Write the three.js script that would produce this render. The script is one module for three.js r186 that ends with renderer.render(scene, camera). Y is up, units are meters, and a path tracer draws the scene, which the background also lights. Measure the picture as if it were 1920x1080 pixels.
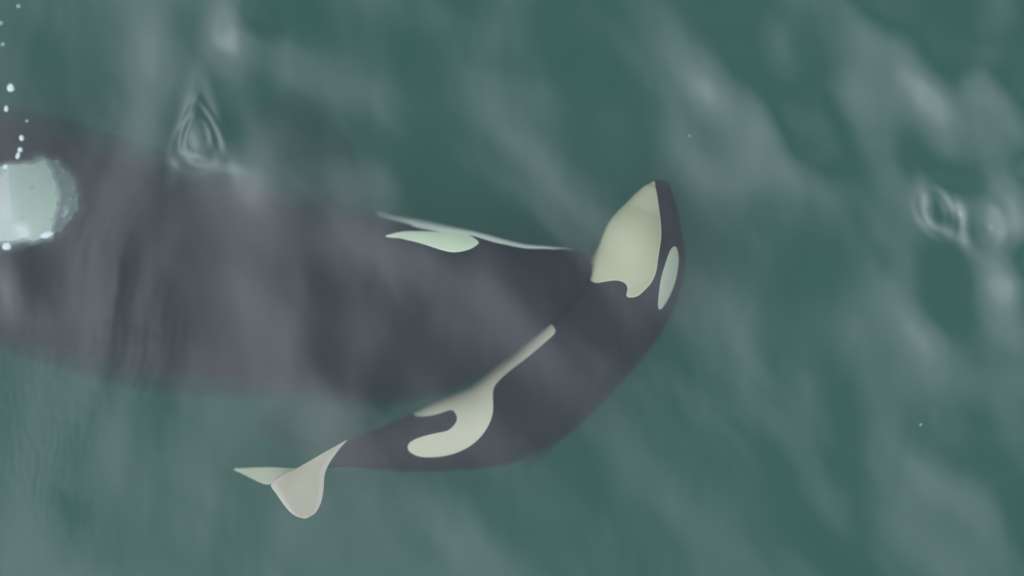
import * as THREE from 'three';
import { mergeGeometries } from 'three/addons/utils/BufferGeometryUtils.js';
import { ImprovedNoise } from 'three/addons/math/ImprovedNoise.js';

// ---------------------------------------------------------------- camera, sky, sun, exposure
const scene = new THREE.Scene();
const HIGH = 14, PPM = 360;                                  // metres above the water, photo pixels per metre at the surface
const camera = new THREE.PerspectiveCamera(2 * Math.atan(1.5 / HIGH) * 180 / Math.PI, 16 / 9, 0.5, 900);
camera.position.set(0, HIGH, 0);
camera.up.set(0, 0, -1);
camera.lookAt(0, 0, 0);
camera.focus = HIGH + 0.17;
camera.userData.fStop = 0.085;

const SKY_LOW = [0.43, 0.545, 0.63], SKY_HIGH = [1.6, 1.74, 1.96];   // grey zenith, bright cloud bank on one side
const BANK = new THREE.Vector2(-0.88, 0.47).normalize();             // compass direction of the bright bank
{
  const W = 512, H = 256, data = new Float32Array(W * H * 4), n = new ImprovedNoise();
  for (let r = 0; r < H; r++) for (let c = 0; c < W; c++) {
    const up = ((r + 0.5) / H - 0.5) * Math.PI, a = ((c + 0.5) / W - 0.5) * 2 * Math.PI;
    const x = Math.cos(a) * Math.cos(up), y = Math.sin(up), z = Math.sin(a) * Math.cos(up);
    const tilt = Math.atan2(x * BANK.x + z * BANK.y, Math.max(y, 1e-3));
    let t = THREE.MathUtils.smoothstep(tilt, -0.3, 0.6);
    t = Math.max(t, 0.3 * THREE.MathUtils.smoothstep(Math.acos(Math.min(1, Math.max(y, 0))), 0.35, 1.1));
    const cross = Math.atan2(x * BANK.y - z * BANK.x, Math.max(y, 1e-3));
    t += 1.3 * THREE.MathUtils.smoothstep(tilt, 0.4, 0.8) * Math.exp(-((cross / 0.75) ** 2));
    t *= 1 - 0.6 * THREE.MathUtils.smoothstep(tilt, 0.95, 1.5);
    t = Math.max(0, t + 0.05 * n.noise(x * 5, y * 5, z * 5));
    for (let k = 0; k < 3; k++) data[(r * W + c) * 4 + k] = y < -0.02 ? 0.05 : SKY_LOW[k] + (SKY_HIGH[k] - SKY_LOW[k]) * t;
    data[(r * W + c) * 4 + 3] = 1;
  }
  const sky = new THREE.DataTexture(data, W, H, THREE.RGBAFormat, THREE.FloatType);
  sky.mapping = THREE.EquirectangularReflectionMapping;
  sky.magFilter = sky.minFilter = THREE.LinearFilter;
  sky.needsUpdate = true;
  scene.background = sky;
  scene.environment = sky;
}
const sun = new THREE.DirectionalLight(0xfff4e6, 0.6);
sun.position.set(-20, 14, 10.6);
sun.castShadow = true;
sun.shadow.radius = 24;
sun.shadow.mapSize.set(2048, 2048);
Object.assign(sun.shadow.camera, { left: -8, right: 8, top: 8, bottom: -8, near: 1, far: 60 });
scene.add(sun);

const renderer = new THREE.WebGLRenderer({ antialias: true });
renderer.setSize(1024, 576);
renderer.toneMapping = THREE.LinearToneMapping;
renderer.toneMappingExposure = 1.1;
renderer.shadowMap.enabled = true;

// ---------------------------------------------------------------- helpers
let seed = 20240607;
const rnd = () => ((seed = (seed * 1664525 + 1013904223) >>> 0) / 4294967296);
const noise = new ImprovedNoise();
const V3 = (x, y, z) => new THREE.Vector3(x, y, z);
const at = (px, py, depth = 0) => V3((px - 960) / PPM * (HIGH + depth) / HIGH, -depth, (py - 540) / PPM * (HIGH + depth) / HIGH);
function tag(o, label, category, group, kind) {
  if (label) o.userData.label = label;
  if (category) o.userData.category = category;
  if (group) o.userData.group = group;
  if (kind) o.userData.kind = kind;
  return o;
}
const used = {};
function named(name) { const k = used[name] = (used[name] ?? -1) + 1; return k ? `${name}_${String(k).padStart(3, '0')}` : name; }
function mesh(name, geometry, material, parent = scene) {
  const m = new THREE.Mesh(geometry, material);
  m.name = parent === scene ? named(name) : name;
  m.castShadow = m.receiveShadow = true;
  parent.add(m);
  return m;
}
const erf = (x) => { const t = 1 / (1 + 0.3275911 * Math.abs(x)), y = 1 - ((((1.061405429 * t - 1.453152027) * t + 1.421413741) * t - 0.284496736) * t + 0.254829592) * t * Math.exp(-x * x); return x < 0 ? -y : y; };

// ---------------------------------------------------------------- the sea
const water = new THREE.Group();
water.name = 'water';
tag(water, 'murky green sea water with smooth ripples reflecting a grey sky', 'sea', null, 'structure');
scene.add(water);

// Swell and ripples. A swell face that rises towards the dark side of the sky mirrors the bright cloud bank.
const UP = new THREE.Vector2(-BANK.x, -BANK.y);              // a surface climbing this way mirrors the bank
const swells = [];
function swell(x0, y0, x1, y1, width, steep, back = 3.2) {   // crest line in photo pixels, width of the steep face, slope
  const a = at(x0, y0), b = at(x1, y1), d = new THREE.Vector2(b.x - a.x, b.z - a.z), L = d.length();
  d.normalize();
  const n = new THREE.Vector2(d.y, -d.x);
  if (n.dot(UP) < 0) n.negate();
  swells.push({ cx: (a.x + b.x) / 2, cz: (a.z + b.z) / 2, d, n, half: L / 2, w: width / PPM / 2, back: back * width / PPM / 2, steep: steep / Math.max(0.45, n.dot(UP)) });
}
swell(300, -40, 262, 330, 62, 0.26);
swell(470, -30, 420, 130, 110, 0.15);
swell(440, 15, 410, 75, 56, 0.22);
swell(500, 60, 470, 330, 90, 0.12);
swell(395, 130, 345, 330, 110, 0.11);
swell(60, -40, 60, 200, 140, -0.1);
swell(60, 860, 160, 1000, 160, -0.06);
swell(245, 470, 205, 730, 30, -0.16);
swell(300, 500, 250, 740, 90, -0.05);
swell(1748, 375, 1752, 425, 20, -0.5);
swell(430, 350, 850, 590, 110, 0.18);
swell(560, 190, 660, 400, 120, 0.12);
swell(490, 760, 690, 815, 100, 0.2);
swell(480, 640, 620, 600, 110, 0.07);
swell(220, 640, 330, 420, 34, 0.07);
swell(285, 690, 300, 560, 26, 0.09);
swell(165, 690, 200, 500, 40, 0.05);
swell(60, 500, 250, 560, 90, 0.04);
swell(6, 480, 14, 600, 46, 0.26);
swell(640, 0, 1010, 300, 120, 0.1);
swell(880, -20, 1060, 240, 110, 0.1);
swell(1080, 20, 1180, 260, 90, 0.08);
swell(1270, 60, 1330, 360, 130, 0.18);
swell(1400, 70, 1440, 380, 110, 0.17);
swell(1425, 190, 1480, 330, 34, 0.16);
swell(1300, 500, 1480, 790, 88, 0.17);
swell(1470, 770, 1560, 850, 70, 0.12);
swell(1580, 0, 1720, 220, 110, 0.16);
swell(1690, 130, 1800, 310, 62, 0.34);
swell(1815, 150, 1935, 260, 66, 0.85);
swell(1650, 280, 1760, 420, 76, 0.24);
swell(1790, 445, 1930, 570, 70, 0.3);
swell(1860, 460, 1950, 560, 80, 0.34);
swell(1610, 560, 1780, 720, 150, 0.16);
swell(1800, 560, 1930, 760, 160, 0.16);
swell(1700, 820, 1890, 1080, 130, 0.17);
swell(1640, 850, 1760, 1090, 90, 0.1);
swell(90, 940, 40, 1070, 100, 0.09);
swell(250, 760, 130, 1000, 90, 0.04);
swell(560, 940, 760, 1080, 150, 0.08);
swell(820, 960, 900, 1090, 90, 0.07);
swell(1780, 0, 1930, 110, 90, 0.12);
swell(364, 305, 364, 225, 34, 0.52);
swell(328, 308, 362, 155, 18, 0.42);
swell(384, 160, 432, 300, 17, 0.42);
swell(386, 215, 406, 294, 10, 0.4);
swell(333, 306, 430, 314, 14, 0.24);
swell(347, 240, 367, 190, 11, 0.3);
swell(1724, 345, 1744, 425, 18, 0.46);
swell(1740, 420, 1796, 450, 18, 0.58);
swell(1734, 335, 1794, 402, 18, 0.42);
swell(1790, 385, 1802, 452, 14, 0.4);
swell(1812, 375, 1872, 485, 80, 0.9);
swell(1300, -20, 1480, 420, 280, 0.11);
swell(1680, 0, 1960, 400, 280, 0.13);
swell(1580, 480, 1960, 940, 320, 0.13);
swell(400, -60, 390, 200, 300, 0.03);

// Two places where small standing ripples close into rings.
function rings(px, py, sx, sy, turn, squeeze, list) {
  const c = at(px, py), co = Math.cos(turn), si = Math.sin(turn);
  return (x, z) => {
    const dx = (x - c.x) * PPM, dz = (z - c.z) * PPM;
    if (dx * dx + dz * dz > 40000) return 0;
    const u = dx * co + dz * si, v = -dx * si + dz * co;
    const q = Math.hypot(u / (sx * Math.max(0.22, 1 + squeeze * v / sy)), v / sy);
    let h = 0;
    for (const [r, w, a] of list) h += a * Math.exp(-((q - r) ** 2) / (2 * w * w));
    return h;
  };
}
const ripples = [
  rings(374, 255, 44, 66, 0, 0.62, [[1.0, 0.1, 0.004], [0.55, 0.08, 0.003], [0.78, 0.08, -0.002]]),
  rings(1752, 398, 31, 52, -0.42, -0.15, [[1.0, 0.15, 0.003], [0, 0.3, -0.006], [0.6, 0.12, 0.002]]),
  rings(1842, 428, 36, 58, -0.25, 0, [[0.9, 0.22, 0.0035], [0.0, 0.18, -0.003]]),
];
function sea(x, z) {
  let h = 0;
  for (const s of swells) {
    const dx = x - s.cx, dz = z - s.cz, u = dx * s.n.x + dz * s.n.y, t = dx * s.d.x + dz * s.d.y;
    if (Math.abs(u) > s.back * 4 + 0.1 || Math.abs(t) > s.half * 2.6) continue;
    const bend = u + Math.min(0.06, s.w * 0.5) * noise.noise(t * 2.2 + s.cx * 3, s.cz, 3.1);
    const patchy = s.w > 0.05 ? 0.9 + 0.6 * noise.noise(x * 2.6, z * 2.6, s.cx) : 1;
    const along = 1 / (1 + Math.exp((Math.abs(t) - s.half) / (0.16 * s.half + 0.02)));
    h += patchy * s.steep * s.w * 1.2533 * along * (erf(bend / (1.4142 * s.w)) - erf((bend - 0.6 * s.back) / (1.4142 * s.back)));
  }
  for (const r of ripples) h += r(x, z);
  // general swell: long crests, diagonal on the right and steeper towards the left
  const m = THREE.MathUtils.smoothstep(x, -2.2, -0.4), x0 = x, z0 = z;
  x += 0.1 * noise.noise(x0 * 1.5, z0 * 1.5, 11.3) + 0.012 * noise.noise(x0 * 5, z0 * 5, 12.3);
  z += 0.1 * noise.noise(x0 * 1.5, z0 * 1.5, 21.3) + 0.012 * noise.noise(x0 * 5, z0 * 5, 22.3);
  const calm = 1 - 0.85 * Math.exp(-((x0 + 1.63) ** 2 + (z0 + 0.8) ** 2) / 0.05) - 0.85 * Math.exp(-((x0 - 2.3) ** 2 + (z0 + 0.37) ** 2) / 0.08);
  const a1 = noise.noise((x * 0.71 - z * 0.71) * 2.3, (x * 0.71 + z * 0.71) * 0.8, 0.5), b1 = noise.noise((x + 0.2 * z) * 2.6, z * 0.7, 7.5);
  const a2 = noise.noise((x * 0.8 - z * 0.6) * 5.5, (x * 0.6 + z * 0.8) * 2.0, 2.5), b2 = noise.noise((x + 0.2 * z) * 7, z * 1.8, 9.5);
  h += calm * (0.034 * m * a1 + 0.021 * (1 - m) * b1 + 0.0042 * noise.noise(x * 3.6, z * 3.1, 31.5)) + 0.0035 * (m * a2 + 0.6 * (1 - m) * b2);
  h += 0.0007 * noise.noise(x * 14, z * 9, 4.4);
  const near = Math.exp(-((x + 2.5) ** 2) / 0.18) * Math.exp(-((z - 0.8) ** 2) / 0.5);   // fine chop beside the big whale's flank
  h += near * (0.0008 * noise.noise(x * 40, z * 18, 1.2) + 0.0003 * noise.noise(x * 80, z * 40, 1.9));
  const wake = Math.exp(-((x + 2.05) ** 2) / 0.12) * Math.exp(-((z - 0.1) ** 2) / 0.28);
  h += wake * 0.0012 * noise.noise((x + 0.35 * z) * 24, z * 4, 5.2);
  return h;
}
function axis(inner, step, outer) {                          // even inside, growing outside
  const out = [];
  for (let v = -inner; v <= inner + 1e-6; v += step) out.push(v);
  let d = step;
  for (let v = inner + step; v < outer; v += d *= 1.18) { out.push(v); out.unshift(-v); }
  out.push(outer); out.unshift(-outer);
  return out;
}
{
  const xs = axis(2.9, 0.0075, 500), zs = axis(1.75, 0.0075, 500), nx = xs.length, nz = zs.length;
  const p = new Float32Array(nx * nz * 3), index = new Uint32Array((nx - 1) * (nz - 1) * 6);
  for (let j = 0, k = 0; j < nz; j++) for (let i = 0; i < nx; i++, k += 3) { p[k] = xs[i]; p[k + 1] = sea(xs[i], zs[j]); p[k + 2] = zs[j]; }
  for (let j = 0, k = 0; j < nz - 1; j++) for (let i = 0; i < nx - 1; i++) {
    const a = j * nx + i, b = a + 1, c = a + nx, d = c + 1;
    index.set([a, c, b, b, c, d], k); k += 6;
  }
  const g = new THREE.BufferGeometry();
  g.setAttribute('position', new THREE.BufferAttribute(p, 3));
  g.setIndex(new THREE.BufferAttribute(index, 1));
  g.computeVertexNormals();
  const m = new THREE.MeshPhysicalMaterial({ color: 0xffffff, roughness: 0.03, metalness: 0, transmission: 1, thickness: 0, ior: 1.7 });
  mesh('water_surface', g, m, water).castShadow = false;
}
// The murk: suspended matter in thin layers, each lit by the light that the layers above let through.
{
  const layer = (depth, opacity, tint = [0.024, 0.15, 0.09]) => {
    const g = new THREE.PlaneGeometry(60, 60, 40, 40).rotateX(-Math.PI / 2), p = g.attributes.position;
    for (let i = 0; i < p.count; i++) p.setY(i, 0.012 * noise.noise(p.getX(i) * 0.3, depth * 9, p.getZ(i) * 0.3));
    g.computeVertexNormals();
    const m = new THREE.MeshPhysicalMaterial({ color: new THREE.Color().setRGB(...tint), roughness: 1, specularIntensity: 0, transparent: true, opacity, depthWrite: false, side: THREE.DoubleSide });
    const o = mesh('water_layer', g, m, water);
    o.position.y = -depth;
    o.castShadow = false;
  };
  layer(0.08, 0.16, [0.03, 0.045, 0.045]);                    // clearer water near the surface
  layer(0.42, 0.09);
  for (let k = 0; k < 7; k++) layer(0.48 + k * 0.07, 0.075);
  layer(1.3, 0.3); layer(1.9, 0.4);
  const deep = mesh('deep_water', new THREE.PlaneGeometry(1000, 1000).rotateX(-Math.PI / 2), new THREE.MeshStandardMaterial({ color: new THREE.Color().setRGB(0.018, 0.1, 0.06), roughness: 1 }), water);
  deep.position.y = -3;
}

// ---------------------------------------------------------------- whales
// A body is a ring swept along its spine. Round the ring the angle is 0 on the belly line and +-180 degrees on the back.
function spline(rows) {                                       // rows of numbers -> smooth function of 0..1 by row length
  const pts = rows.map((r) => at(r[0], r[1], r[3])), len = [0];
  for (let i = 1; i < pts.length; i++) len.push(len[i - 1] + pts[i].distanceTo(pts[i - 1]));
  const L = len[len.length - 1], s = len.map((v) => v / L);
  const cols = rows.map((r, i) => [pts[i].x, pts[i].y, pts[i].z, r[2] / PPM * (HIGH + r[3]) / HIGH, ...r.slice(4)]), n = cols.length;
  const slope = (i, c) => {
    if (i === 0) return (cols[1][c] - cols[0][c]) / (s[1] - s[0]);
    if (i === n - 1) return (cols[n - 1][c] - cols[n - 2][c]) / (s[n - 1] - s[n - 2]);
    const a = (cols[i][c] - cols[i - 1][c]) / (s[i] - s[i - 1]), b = (cols[i + 1][c] - cols[i][c]) / (s[i + 1] - s[i]), ha = s[i] - s[i - 1], hb = s[i + 1] - s[i];
    return (a * hb + b * ha) / (ha + hb);
  };
  return { L, get: (t) => {
    let i = 0;
    while (i < n - 2 && t > s[i + 1]) i++;
    const h = s[i + 1] - s[i], u = (t - s[i]) / h;
    return cols[i].map((_, c) => {
      const a = cols[i][c], b = cols[i + 1][c], ma = slope(i, c) * h, mb = slope(i + 1, c) * h;
      return a * (1 + 2 * u) * (1 - u) ** 2 + ma * u * (1 - u) ** 2 + b * u * u * (3 - 2 * u) + mb * u * u * (u - 1);
    });
  } };
}
// columns after depth: belly direction x, y, z, flattening of the belly-back radius
function sweep(rows, nose) {
  const sp = spline(rows);
  const frame = (t) => {
    const r = sp.get(t), e = 1e-3, a = sp.get(Math.max(0, t - e)), b = sp.get(Math.min(1, t + e));
    const T = V3(b[0] - a[0], b[1] - a[1], b[2] - a[2]).normalize(), B = V3(r[4], r[5], r[6]);
    B.addScaledVector(T, -B.dot(T)).normalize();
    const R = V3().crossVectors(T, B);
    let rad = r[3];
    if (t < nose) rad = sp.get(nose)[3] * Math.pow(1 - (1 - t / nose) ** 2.2, 0.56) ;
    return { C: V3(r[0], r[1], r[2]), T, B, R, rad, flat: r[7] };
  };
  const point = (t, deg, lift = 0) => {
    const f = frame(t), a = deg * Math.PI / 180;
    return f.C.clone().addScaledVector(f.B, (f.rad * f.flat + lift) * Math.cos(a)).addScaledVector(f.R, (f.rad + lift) * Math.sin(a));
  };
  return { frame, point, L: sp.L };
}
function skinGeometry(body, n, m) {
  const p = [], uv = [], col = [], index = [];
  for (let i = 0; i <= n; i++) {
    const t = (i / n) ** 1.25, f = body.frame(Math.min(1, t));
    for (let j = 0; j <= m; j++) {
      const a = (j / m * 2 - 1) * Math.PI, q = f.C.clone().addScaledVector(f.B, f.rad * f.flat * Math.cos(a)).addScaledVector(f.R, f.rad * Math.sin(a));
      p.push(q.x, q.y, q.z); uv.push(t * 0.98, j / m); col.push(1, 1, 1);
    }
  }
  for (let i = 0; i < n; i++) for (let j = 0; j < m; j++) {
    const a = i * (m + 1) + j, b = a + 1, c = a + m + 1, d = c + 1;
    index.push(a, b, c, b, d, c);
  }
  return pack(p, uv, col, index);
}
function pack(p, uv, col, index) {
  const g = new THREE.BufferGeometry();
  g.setAttribute('position', new THREE.Float32BufferAttribute(p, 3));
  g.setAttribute('uv', new THREE.Float32BufferAttribute(uv, 2));
  g.setAttribute('color', new THREE.Float32BufferAttribute(col, 3));
  g.setIndex(index);
  g.computeVertexNormals();
  return g;
}
// A fin: leading and trailing edges (points from root to tip), lens-shaped across; `front` colours the side that looks along `facing`.
function finGeometry(lead, trail, thick, facing, front, back, n = 40, m = 20) {
  const A = new THREE.CatmullRomCurve3(lead), B = new THREE.CatmullRomCurve3(trail), p = [], uv = [], col = [], index = [];
  for (let i = 0; i <= n; i++) {
    const t = i / n, a = A.getPointAt(t), b = B.getPointAt(t), chord = b.clone().sub(a);
    const along = A.getPointAt(Math.min(1, t + 0.02)).sub(A.getPointAt(Math.max(0, t - 0.02)));
    let up = V3().crossVectors(chord, along);
    if (up.lengthSq() < 1e-12) up = facing.clone();
    up.normalize();
    if (up.dot(facing) < 0) up.negate();
    const th = thick * (1 - 0.82 * t) * Math.min(1, chord.length() / 0.06 + 0.04);
    for (let j = 0; j <= m; j++) {
      const w = j / m * 2 * Math.PI, c = 0.5 - 0.5 * Math.cos(w), side = Math.sin(w);
      const y = side * th * 0.5 * (1.25 - 0.65 * c);
      const q = a.clone().addScaledVector(chord, c).addScaledVector(up, y);
      p.push(q.x, q.y, q.z); uv.push(0.995, 0.5);
      const k = side > -0.02 ? front : back;
      const edge = k === front && front !== back ? (c < 0.07 || c > 0.93 || t > 0.94 ? 1.2 : 0.97 + 0.08 * noise.noise(q.x * 9, q.z * 9, 2)) : 1;
      col.push(k[0] * edge, k[1] * edge, k[2] * edge * (edge > 1.1 ? 1.12 : 1));
    }
  }
  for (let i = 0; i < n; i++) for (let j = 0; j < m; j++) {
    const a = i * (m + 1) + j, b = a + 1, c = a + m + 1, d = c + 1;
    index.push(a, c, b, b, c, d);
  }
  let vol = 0;                                                // faces must look outwards whichever way the edges were given
  const va = V3(), vb = V3(), vc = V3();
  for (let i = 0; i < index.length; i += 3) vol += va.fromArray(p, index[i] * 3).dot(vb.fromArray(p, index[i + 1] * 3).cross(vc.fromArray(p, index[i + 2] * 3)));
  if (vol < 0) for (let i = 0; i < index.length; i += 3) [index[i], index[i + 1]] = [index[i + 1], index[i]];
  return pack(p, uv, col, index);
}
const css = (r, g, b) => { const e = (v) => Math.round(255 * (v <= 0.0031308 ? 12.92 * v : 1.055 * v ** (1 / 2.4) - 0.055)); return `rgb(${e(r)},${e(g)},${e(b)})`; };
// The skin: dark with faint mottling; markings, painted glints and painted shading are [outline of (place along the body, degrees round it), colour, rim colour]
function skinTexture(W, H, dark, marks, grain) {
  const cv = document.createElement('canvas');
  cv.width = W; cv.height = H;
  const c = cv.getContext('2d');
  c.fillStyle = css(...dark);
  c.fillRect(0, 0, W, H);
  for (let i = 0; i < 500; i++) {
    const k = 0.7 + 0.6 * rnd();
    c.globalAlpha = 0.12;
    c.fillStyle = css(dark[0] * k, dark[1] * k, dark[2] * k);
    c.beginPath();
    c.ellipse(rnd() * W * 0.98, rnd() * H, 10 + 60 * rnd(), 6 + 24 * rnd(), 0, 0, 6.3);
    c.fill();
  }
  c.globalAlpha = 1;
  c.strokeStyle = css(dark[0] * 3.2, dark[1] * 3.2, dark[2] * 3.2);
  for (let i = 0; i < 70; i++) {
    const x = rnd() * W * 0.95, y = H * (0.1 + 0.8 * rnd()), l = 10 + 50 * rnd(), a = (rnd() - 0.5) * 1.4;
    c.globalAlpha = 0.15 + 0.3 * rnd();
    c.lineWidth = 1 + 1.5 * rnd();
    c.beginPath(); c.moveTo(x, y); c.quadraticCurveTo(x + l * 0.5, y + l * a * 0.3, x + l, y + l * a); c.stroke();
  }
  c.globalAlpha = 1;
  const X = (s) => s * 0.98 * W, Y = (d) => H - (d / 360 + 0.5) * H;
  for (const { line, color, rim, rimWidth, alpha, soft, ragged, fleck } of marks) {
    let q = line.map(([s, d]) => [X(s), Y(d)]);
    if (ragged) q = q.flatMap((a, i) => [0, 1, 2].map((k) => { const b = q[(i + 1) % q.length], r = () => ragged * (rnd() - 0.5) * 1.4; return [a[0] + (b[0] - a[0]) * k / 3 + r(), a[1] + (b[1] - a[1]) * k / 3 + r()]; }));
    const n = q.length;
    const outline = () => {
      c.beginPath();
      c.moveTo((q[n - 1][0] + q[0][0]) / 2, (q[n - 1][1] + q[0][1]) / 2);
      for (let i = 0; i < n; i++) { const b = q[(i + 1) % n]; c.quadraticCurveTo(q[i][0], q[i][1], (q[i][0] + b[0]) / 2, (q[i][1] + b[1]) / 2); }
      c.closePath();
    };
    outline();
    c.globalAlpha = alpha ?? 1;
    if (soft) {
      for (let k = 5; k >= 1; k--) { c.globalAlpha = (alpha ?? 1) * 0.16; c.strokeStyle = css(...color); c.lineWidth = soft * k; c.lineJoin = 'round'; c.stroke(); }
      c.globalAlpha = alpha ?? 1;
    }
    c.fillStyle = css(...color);
    c.fill();
    c.save();
    c.clip();
    for (let i = 0; i < grain; i++) {                         // uneven pigment inside the marking
      const k = 0.86 + 0.24 * rnd(), p = q[Math.floor(rnd() * n)], o = q[Math.floor(rnd() * n)], u = rnd();
      c.globalAlpha = 0.1;
      c.fillStyle = css(color[0] * k, color[1] * k, color[2] * k * 0.97);
      c.beginPath();
      c.ellipse(p[0] + (o[0] - p[0]) * u, p[1] + (o[1] - p[1]) * u, 6 + 26 * rnd(), 4 + 18 * rnd(), rnd() * 3, 0, 6.3);
      c.fill();
    }
    for (let i = 0; i < (fleck ?? 0); i++) {                  // foam and froth flecks
      const p = q[Math.floor(rnd() * n)], o = q[Math.floor(rnd() * n)], u = rnd();
      c.globalAlpha = 0.1 + 0.25 * rnd();
      c.fillStyle = rnd() < 0.6 ? css(0.55, 0.62, 0.58) : css(0.16, 0.22, 0.2);
      c.beginPath();
      c.ellipse(p[0] + (o[0] - p[0]) * u, p[1] + (o[1] - p[1]) * u, 1 + 5 * rnd() ** 2, 1 + 4 * rnd(), rnd() * 3, 0, 6.3);
      c.fill();
    }
    outline();
    if (rim) for (const [k, a] of [[1, 0.25], [0.65, 0.3], [0.35, 0.4]]) { c.globalAlpha = a; c.strokeStyle = css(...rim); c.lineWidth = (rimWidth ?? 10) * k; c.stroke(); }
    c.restore();
    c.globalAlpha = 1;
  }
  c.fillStyle = '#fff';
  c.fillRect(W * 0.985, 0, W * 0.02, H);
  const t = new THREE.CanvasTexture(cv);
  t.colorSpace = THREE.SRGBColorSpace;
  t.magFilter = THREE.LinearFilter;
  t.anisotropy = 8;
  return t;
}
const DARK = [0.013, 0.012, 0.013];

// ---- the grown whale: left flank rolled up towards the light, head to the right, tail beyond the left edge
const roll = 30 * Math.PI / 180, ub = [0, -Math.cos(roll), -Math.sin(roll), 1.0];
const big = sweep([
  [1112, 508, 0, 0.4, ...ub], [1090, 511, 36, 0.4, ...ub], [1050, 521, 60, 0.41, ...ub], [1000, 537, 83, 0.42, ...ub], [900, 560, 131, 0.45, ...ub],
  [800, 578, 166, 0.57, ...ub], [700, 582, 182, 0.66, ...ub], [600, 564, 191, 0.73, ...ub], [450, 540, 206, 0.79, ...ub], [300, 515, 218, 0.83, ...ub],
  [150, 467, 224, 0.82, ...ub], [0, 420, 222, 0.8, ...ub], [-150, 390, 198, 0.8, ...ub], [-400, 345, 150, 0.8, ...ub], [-650, 322, 95, 0.8, ...ub], [-850, 315, 52, 0.8, ...ub], [-980, 315, 26, 0.8, ...ub],
], 0.012);
const bigMarks = {                                           // [place along the body from the snout, degrees round it from the belly line]
  eye: [[0.1684, -96], [0.1572, -91], [0.1376, -82], [0.1133, -76], [0.0947, -77], [0.0881, -87], [0.0863, -92], [0.0909, -101], [0.0965, -105], [0.1021, -106], [0.1077, -103], [0.1199, -96], [0.1348, -93], [0.1553, -96]],
  jaw: [[0.2017, -65], [0.1689, -71], [0.144, -76], [0.1222, -75], [0.1043, -79], [0.0924, -78], [0.0854, -82], [0.0745, -86], [0.0616, -85], [0.0467, -85], [0.0308, -83], [0.0179, -73], [0.0099, -61], [0.006, 0],
    [0.0109, 55], [0.0308, 78], [0.0626, 84], [0.1103, 84], [0.149, 85], [0.1897, 74], [0.215, 40], [0.225, 0], [0.215, -50]],
  saddle: [[0.5569, -128], [0.5357, -124], [0.521, -119], [0.5085, -114], [0.4997, -119], [0.4917, -125], [0.4858, -132], [0.4821, -140], [0.4814, -148], [0.4953, -152], [0.5078, -155], [0.5437, -162]],
  fringe: [[0.5225, -119], [0.5137, -113], [0.5078, -111], [0.4983, -111], [0.4843, -116], [0.4711, -124], [0.466, -130], [0.466, -137], [0.4726, -144], [0.4829, -149], [0.5041, -153], [0.5203, -139]],
};
// ---- the calf: rolled over with its pale belly towards the camera, bent so that the snout points away from the flukes
const cb = (x, y, z) => [x, y, z, 1];
const small = sweep([
  [1241, 338, 0, 0.36, ...cb(-0.88, 0.45, 0)], [1239, 348, 18, 0.365, ...cb(-0.88, 0.45, 0)], [1233, 366, 34, 0.37, ...cb(-0.88, 0.45, 0)], [1224, 396, 52, 0.38, ...cb(-0.88, 0.45, 0)], [1211, 440, 74, 0.39, ...cb(-0.88, 0.45, -0.05)],
  [1201, 490, 84, 0.42, ...cb(-0.87, 0.46, -0.15)], [1177, 550, 91, 0.47, ...cb(-0.84, 0.47, -0.3)], [1136, 607, 95, 0.52, ...cb(-0.75, 0.47, -0.45)], [1072, 678, 95, 0.55, ...cb(-0.55, 0.47, -0.7)],
  [1000, 748, 93, 0.54, ...cb(-0.36, 0.5, -0.8)], [930, 791, 83, 0.52, ...cb(-0.28, 0.56, -0.8)], [850, 814, 69, 0.49, ...cb(-0.25, 0.65, -0.74)], [770, 833, 53, 0.46, ...cb(-0.25, 0.75, -0.65)],
  [700, 845, 36, 0.43, ...cb(-0.25, 0.82, -0.55)], [650, 854, 22, 0.34, ...cb(-0.25, 0.85, -0.5)], [620, 866, 12, 0.3, ...cb(-0.25, 0.85, -0.5)], [596, 876, 4, 0.29, ...cb(-0.25, 0.85, -0.5)],
], 0.012);
const smallMarks = {
  eye: [[0.115, -112], [0.1365, -118], [0.1631, -119], [0.1872, -117], [0.21, -113], [0.2277, -108], [0.2214, -101], [0.1935, -94], [0.1682, -91], [0.1416, -95], [0.1213, -101]],
  chin: [[0.0086, -21], [0.0285, -59], [0.0617, -75], [0.1015, -83], [0.1187, -83], [0.1426, -82], [0.1652, -83], [0.1838, -81], [0.1997, -75], [0.2143, -71], [0.2249, -59], [0.2129, -57], [0.205, -56], [0.197, -50], [0.1997, -38], [0.2143, -27], [0.2421, -11],
    [0.23, 20], [0.21, 55], [0.17, 76], [0.1, 78], [0.059, 71], [0.0272, 58], [0.0073, 28], [0.003, 0]],
  belly: [[0.3913, 0], [0.389, -21], [0.4077, -23], [0.48, -15], [0.529, -9], [0.5827, -8], [0.6037, -16], [0.62, -36], [0.634, -47], [0.6597, -62], [0.69, -74], [0.725, -80], [0.767, -77], [0.7973, -67], [0.809, -49], [0.8043, -35], [0.7833, -32], [0.746, -36], [0.725, -40], [0.7087, -35], [0.6993, -27], [0.7017, -14], [0.7063, -7], [0.7297, -5], [0.7577, 2], [0.7833, 21], [0.774, 40], [0.7297, 43], [0.69, 40], [0.6503, 37], [0.6107, 36], [0.564, 32], [0.515, 32], [0.4567, 10], [0.4193, 4]],
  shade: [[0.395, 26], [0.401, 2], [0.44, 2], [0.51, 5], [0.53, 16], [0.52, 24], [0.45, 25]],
};
const BW = [0.84, 0.94, 0.66], CW = [0.43, 0.435, 0.275];
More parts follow.
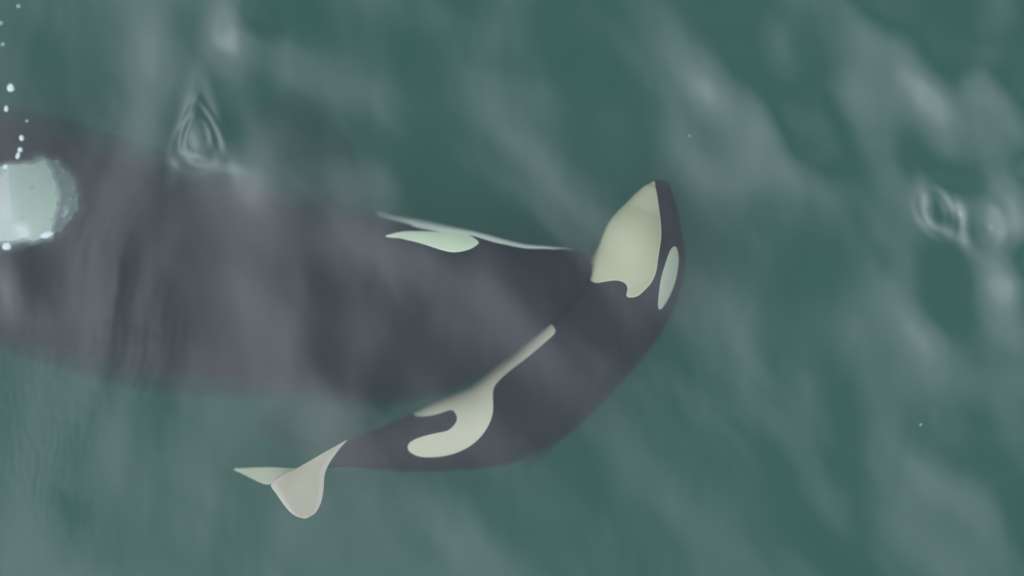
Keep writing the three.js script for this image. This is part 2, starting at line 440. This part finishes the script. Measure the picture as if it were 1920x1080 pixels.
const bigSkin = new THREE.MeshPhysicalMaterial({ map: skinTexture(2048, 1024, DARK, [
  { line: bigMarks.jaw, color: [1, 1, 0.86] },
  { line: bigMarks.eye, color: BW, rim: [1, 1, 0.88], rimWidth: 8 },
  { line: bigMarks.fringe, color: [0.12, 0.17, 0.15], alpha: 0.7, soft: 5, ragged: 7, fleck: 40 },
  { line: bigMarks.fringe.map(([a, d]) => [0.4985 + (a - 0.4985) * 0.8, -126 + (d + 126) * 0.8]), color: [0.16, 0.21, 0.19], alpha: 0.5, soft: 5, ragged: 7, fleck: 40 },
  { line: bigMarks.saddle, color: [0.4, 0.485, 0.4], soft: 3, ragged: 6, fleck: 50 },
  { line: [[0.56, -138], [0.53, -140], [0.511, -148], [0.5, -147], [0.505, -153], [0.54, -160]], color: [0.52, 0.57, 0.52], alpha: 0.7, soft: 8, ragged: 5 },  // this and the next two: bright glints painted onto the saddle patch
  { line: [[0.53, -120], [0.527, -130], [0.516, -146], [0.521, -149], [0.535, -134]], color: [0.56, 0.6, 0.56], alpha: 0.4, soft: 5, ragged: 3 },
  { line: [[0.512, -149], [0.504, -148], [0.499, -150.5], [0.504, -152.5]], color: [0.66, 0.7, 0.68], alpha: 0.8, soft: 3, ragged: 4 },
], 60), vertexColors: true, roughness: 0.6, specularIntensity: 0.06 });
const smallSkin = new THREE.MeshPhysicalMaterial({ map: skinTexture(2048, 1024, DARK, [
  { line: smallMarks.chin, color: CW, rim: [0.57, 0.57, 0.44], rimWidth: 14 },
  { line: smallMarks.belly, color: [0.54, 0.53, 0.375], rim: [0.6, 0.6, 0.52], rimWidth: 12 },
  { line: smallMarks.eye, color: [0.52, 0.54, 0.39], rim: [0.57, 0.6, 0.48], rimWidth: 8 },
  { line: smallMarks.shade, color: [0.16, 0.17, 0.17], alpha: 0.3, soft: 14 },  // soft shading painted over the upper side of the belly strip
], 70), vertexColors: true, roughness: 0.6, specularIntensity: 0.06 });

const up = V3(0, 1, 0), px = (list, d0, d1) => list.map(([x, y], i) => at(x, y, d0 + (d1 - d0) * i / (list.length - 1)));
{
  const parts = [skinGeometry(big, 420, 150)];
  // left flipper, spread out towards the top of the picture, and the right one below the flank
  parts.push(finGeometry(px([[700, 480], [700, 400], [672, 300], [625, 220], [560, 168]], 0.74, 0.92), px([[540, 470], [500, 380], [478, 280], [490, 205], [545, 166]], 0.74, 0.92), 0.11, up, DARK, DARK));
  parts.push(finGeometry(px([[760, 690], [735, 760], [680, 815], [600, 845], [520, 830]], 0.76, 0.92), px([[600, 700], [560, 740], [510, 765], [480, 785], [490, 815]], 0.76, 0.92), 0.11, up, DARK, DARK));
  // back fin
  const ridge = (t, h) => big.point(t, 180, h);
  parts.push(finGeometry([ridge(0.36, -0.06), ridge(0.372, 0.06), ridge(0.388, 0.15), ridge(0.402, 0.2), ridge(0.414, 0.22)], [ridge(0.43, -0.06), ridge(0.424, 0.05), ridge(0.418, 0.12), ridge(0.416, 0.18), ridge(0.416, 0.22)], 0.1, V3(0, 1, -1), DARK, DARK));
  // flukes, beyond the picture
  for (const s of [-1, 1]) {
    const f = big.frame(0.985), P = (x, y) => f.C.clone().addScaledVector(f.T, x).addScaledVector(f.R, s * y);
    parts.push(finGeometry([P(-0.22, 0), P(0, 0.25), P(0.2, 0.5), P(0.42, 0.75)], [P(0.32, 0), P(0.38, 0.22), P(0.42, 0.5), P(0.44, 0.74)], 0.09, f.B.clone().negate(), DARK, [0.6, 0.6, 0.56]));
  }
  const whale = mesh('killer_whale', mergeGeometries(parts), bigSkin);
  tag(whale, 'large dark grown killer whale with grey saddle patch swimming just above the calf', 'killer whale');
}
{
  const parts = [skinGeometry(small, 520, 200)];
  const white = [0.42, 0.385, 0.275], paler = [0.38, 0.41, 0.28];
  parts.push(finGeometry(px([[652, 824], [632, 848], [616, 872], [609, 890], [607, 915], [602, 942], [590, 963], [574, 972]], 0.22, 0.2), px([[555, 879], [530, 892], [508, 909], [518, 926], [532, 946], [545, 961], [558, 969], [570, 972]], 0.22, 0.2), 0.03, up, white, DARK, 60, 24));
  parts.push(finGeometry(px([[600, 870], [556, 878], [510, 876], [470, 877], [438, 879]], 0.26, 0.38), px([[545, 900], [515, 906], [498, 908], [470, 896], [440, 881]], 0.26, 0.38), 0.03, up, paler, DARK));
  // near flipper folded back along the flank, far flipper below the chest
  const S = (t, d, l) => small.point(t, d, l);
  parts.push(finGeometry([S(0.3, -78, -0.01), S(0.33, -92, 0.015), S(0.38, -102, 0.025), S(0.43, -106, 0.02)], [S(0.37, -82, -0.015), S(0.4, -88, 0.01), S(0.43, -96, 0.02), S(0.445, -105, 0.02)], 0.03, up, DARK, DARK));
  parts.push(finGeometry([S(0.28, 60, 0.0), S(0.31, 72, 0.08), S(0.36, 80, 0.16), S(0.42, 84, 0.2)], [S(0.35, 62, -0.01), S(0.38, 72, 0.06), S(0.41, 78, 0.13), S(0.43, 84, 0.19)], 0.035, up, DARK, DARK));
  // little back fin on the far side
  parts.push(finGeometry([S(0.5, 180, -0.02), S(0.54, 180, 0.05), S(0.575, 180, 0.1), S(0.6, 180, 0.125)], [S(0.61, 180, -0.02), S(0.6, 180, 0.04), S(0.6, 180, 0.08), S(0.605, 180, 0.125)], 0.035, up, DARK, DARK));
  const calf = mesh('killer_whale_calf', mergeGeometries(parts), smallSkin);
  tag(calf, 'killer whale calf rolled over with cream chin, forked belly marking and pale flukes turned up', 'killer whale calf');
}

// ---------------------------------------------------------------- foam and specks on the surface
const foam = new THREE.MeshStandardMaterial({ color: new THREE.Color().setRGB(0.46, 0.52, 0.51), roughness: 0.8 }), thinFoam = new THREE.MeshStandardMaterial({ color: new THREE.Color().setRGB(0.2, 0.27, 0.26), roughness: 0.8 });
const blobs = [0, 1, 2, 3].map((k) => {
  const g = new THREE.IcosahedronGeometry(1, 4), p = g.attributes.position, v = V3();
  for (let i = 0; i < p.count; i++) {
    v.fromBufferAttribute(p, i);
    const s = 1 + 0.28 * noise.noise(v.x * 1.6 + k * 7, v.y * 1.6, v.z * 1.6) + 0.12 * noise.noise(v.x * 4, v.y * 4 + k * 3, v.z * 4);
    p.setXYZ(i, v.x * s, v.y * s * 0.4, v.z * s);
  }
  g.computeVertexNormals();
  return g;
});
function dot(name, x, y, w, h, turn, label, category, group) {
  const o = mesh(name, blobs[Math.floor(rnd() * 4)], w * h < 75 ? thinFoam : foam), c = at(x, y);
  o.position.set(c.x, sea(c.x, c.z) + 0.003, c.z);
  o.rotation.y = turn;
  o.scale.set(w / 2.3 / PPM, (w + h) / 4.6 / PPM, h / 2.3 / PPM);
  tag(o, label, category, group);
}
const F = 'foam bubbles drifting over the big whale';
dot('foam_bubble', 20, 165, 14, 17, 0.3, 'white foam bubble in the dark water, largest one above the saddle patch', 'foam bubble', F);
dot('foam_bubble', 12, 204, 8, 13, 0, 'small upright foam bubble just under the largest one', 'foam bubble', F);
dot('foam_bubble', 34, 11, 9, 8, 0, 'faint foam bubble at the top left corner of the water', 'foam bubble', F);
dot('foam_bubble', 2, 43, 7, 9, 0, 'foam bubble on the left edge near the top', 'foam bubble', F);
dot('foam_bubble', 5, 83, 8, 8, 0, 'foam bubble on the left edge halfway between corner and largest bubble', 'foam bubble', F);
dot('foam_bubble', 51, 227, 7, 6, 0, 'tiny grey foam bubble right of the bubble string', 'foam bubble', F);
dot('foam_bubble', 41, 259, 9, 12, 0.2, 'foam bubble at the head of the string above the saddle patch', 'foam bubble', F);
dot('foam_bubble', 38, 281, 10, 10, 0, 'double foam bubble above the saddle patch, its upper half', 'foam bubble', F);
dot('foam_bubble', 34, 292, 8, 15, -0.3, 'double foam bubble above the saddle patch, its lower half', 'foam bubble', F);
dot('foam_bubble', 11, 313, 10, 10, 0, 'foam bubble on the upper rim of the grey saddle patch', 'foam bubble', F);
dot('foam_bubble', 13, 462, 18, 16, 0, 'round white foam bubble just below the grey saddle patch', 'foam bubble', F);
dot('foam_bubble', 88, 440, 26, 12, 0.25, 'flat bright foam smear on the lower rim of the saddle patch', 'foam bubble', F);
const K = 'pale specks floating on the open water';
dot('floating_speck', 1726, 796, 5, 5, 0, 'pale speck floating on the open water right of the calf, low in the picture', 'floating speck', K);
dot('floating_speck', 1293, 255, 4, 4, 0, 'pale speck on the water above the calf\'s snout', 'floating speck', K);
dot('floating_speck', 1851, 427, 5, 5, 0, 'pale speck inside the ringed ripple on the right', 'floating speck', K);

renderer.render(scene, camera);
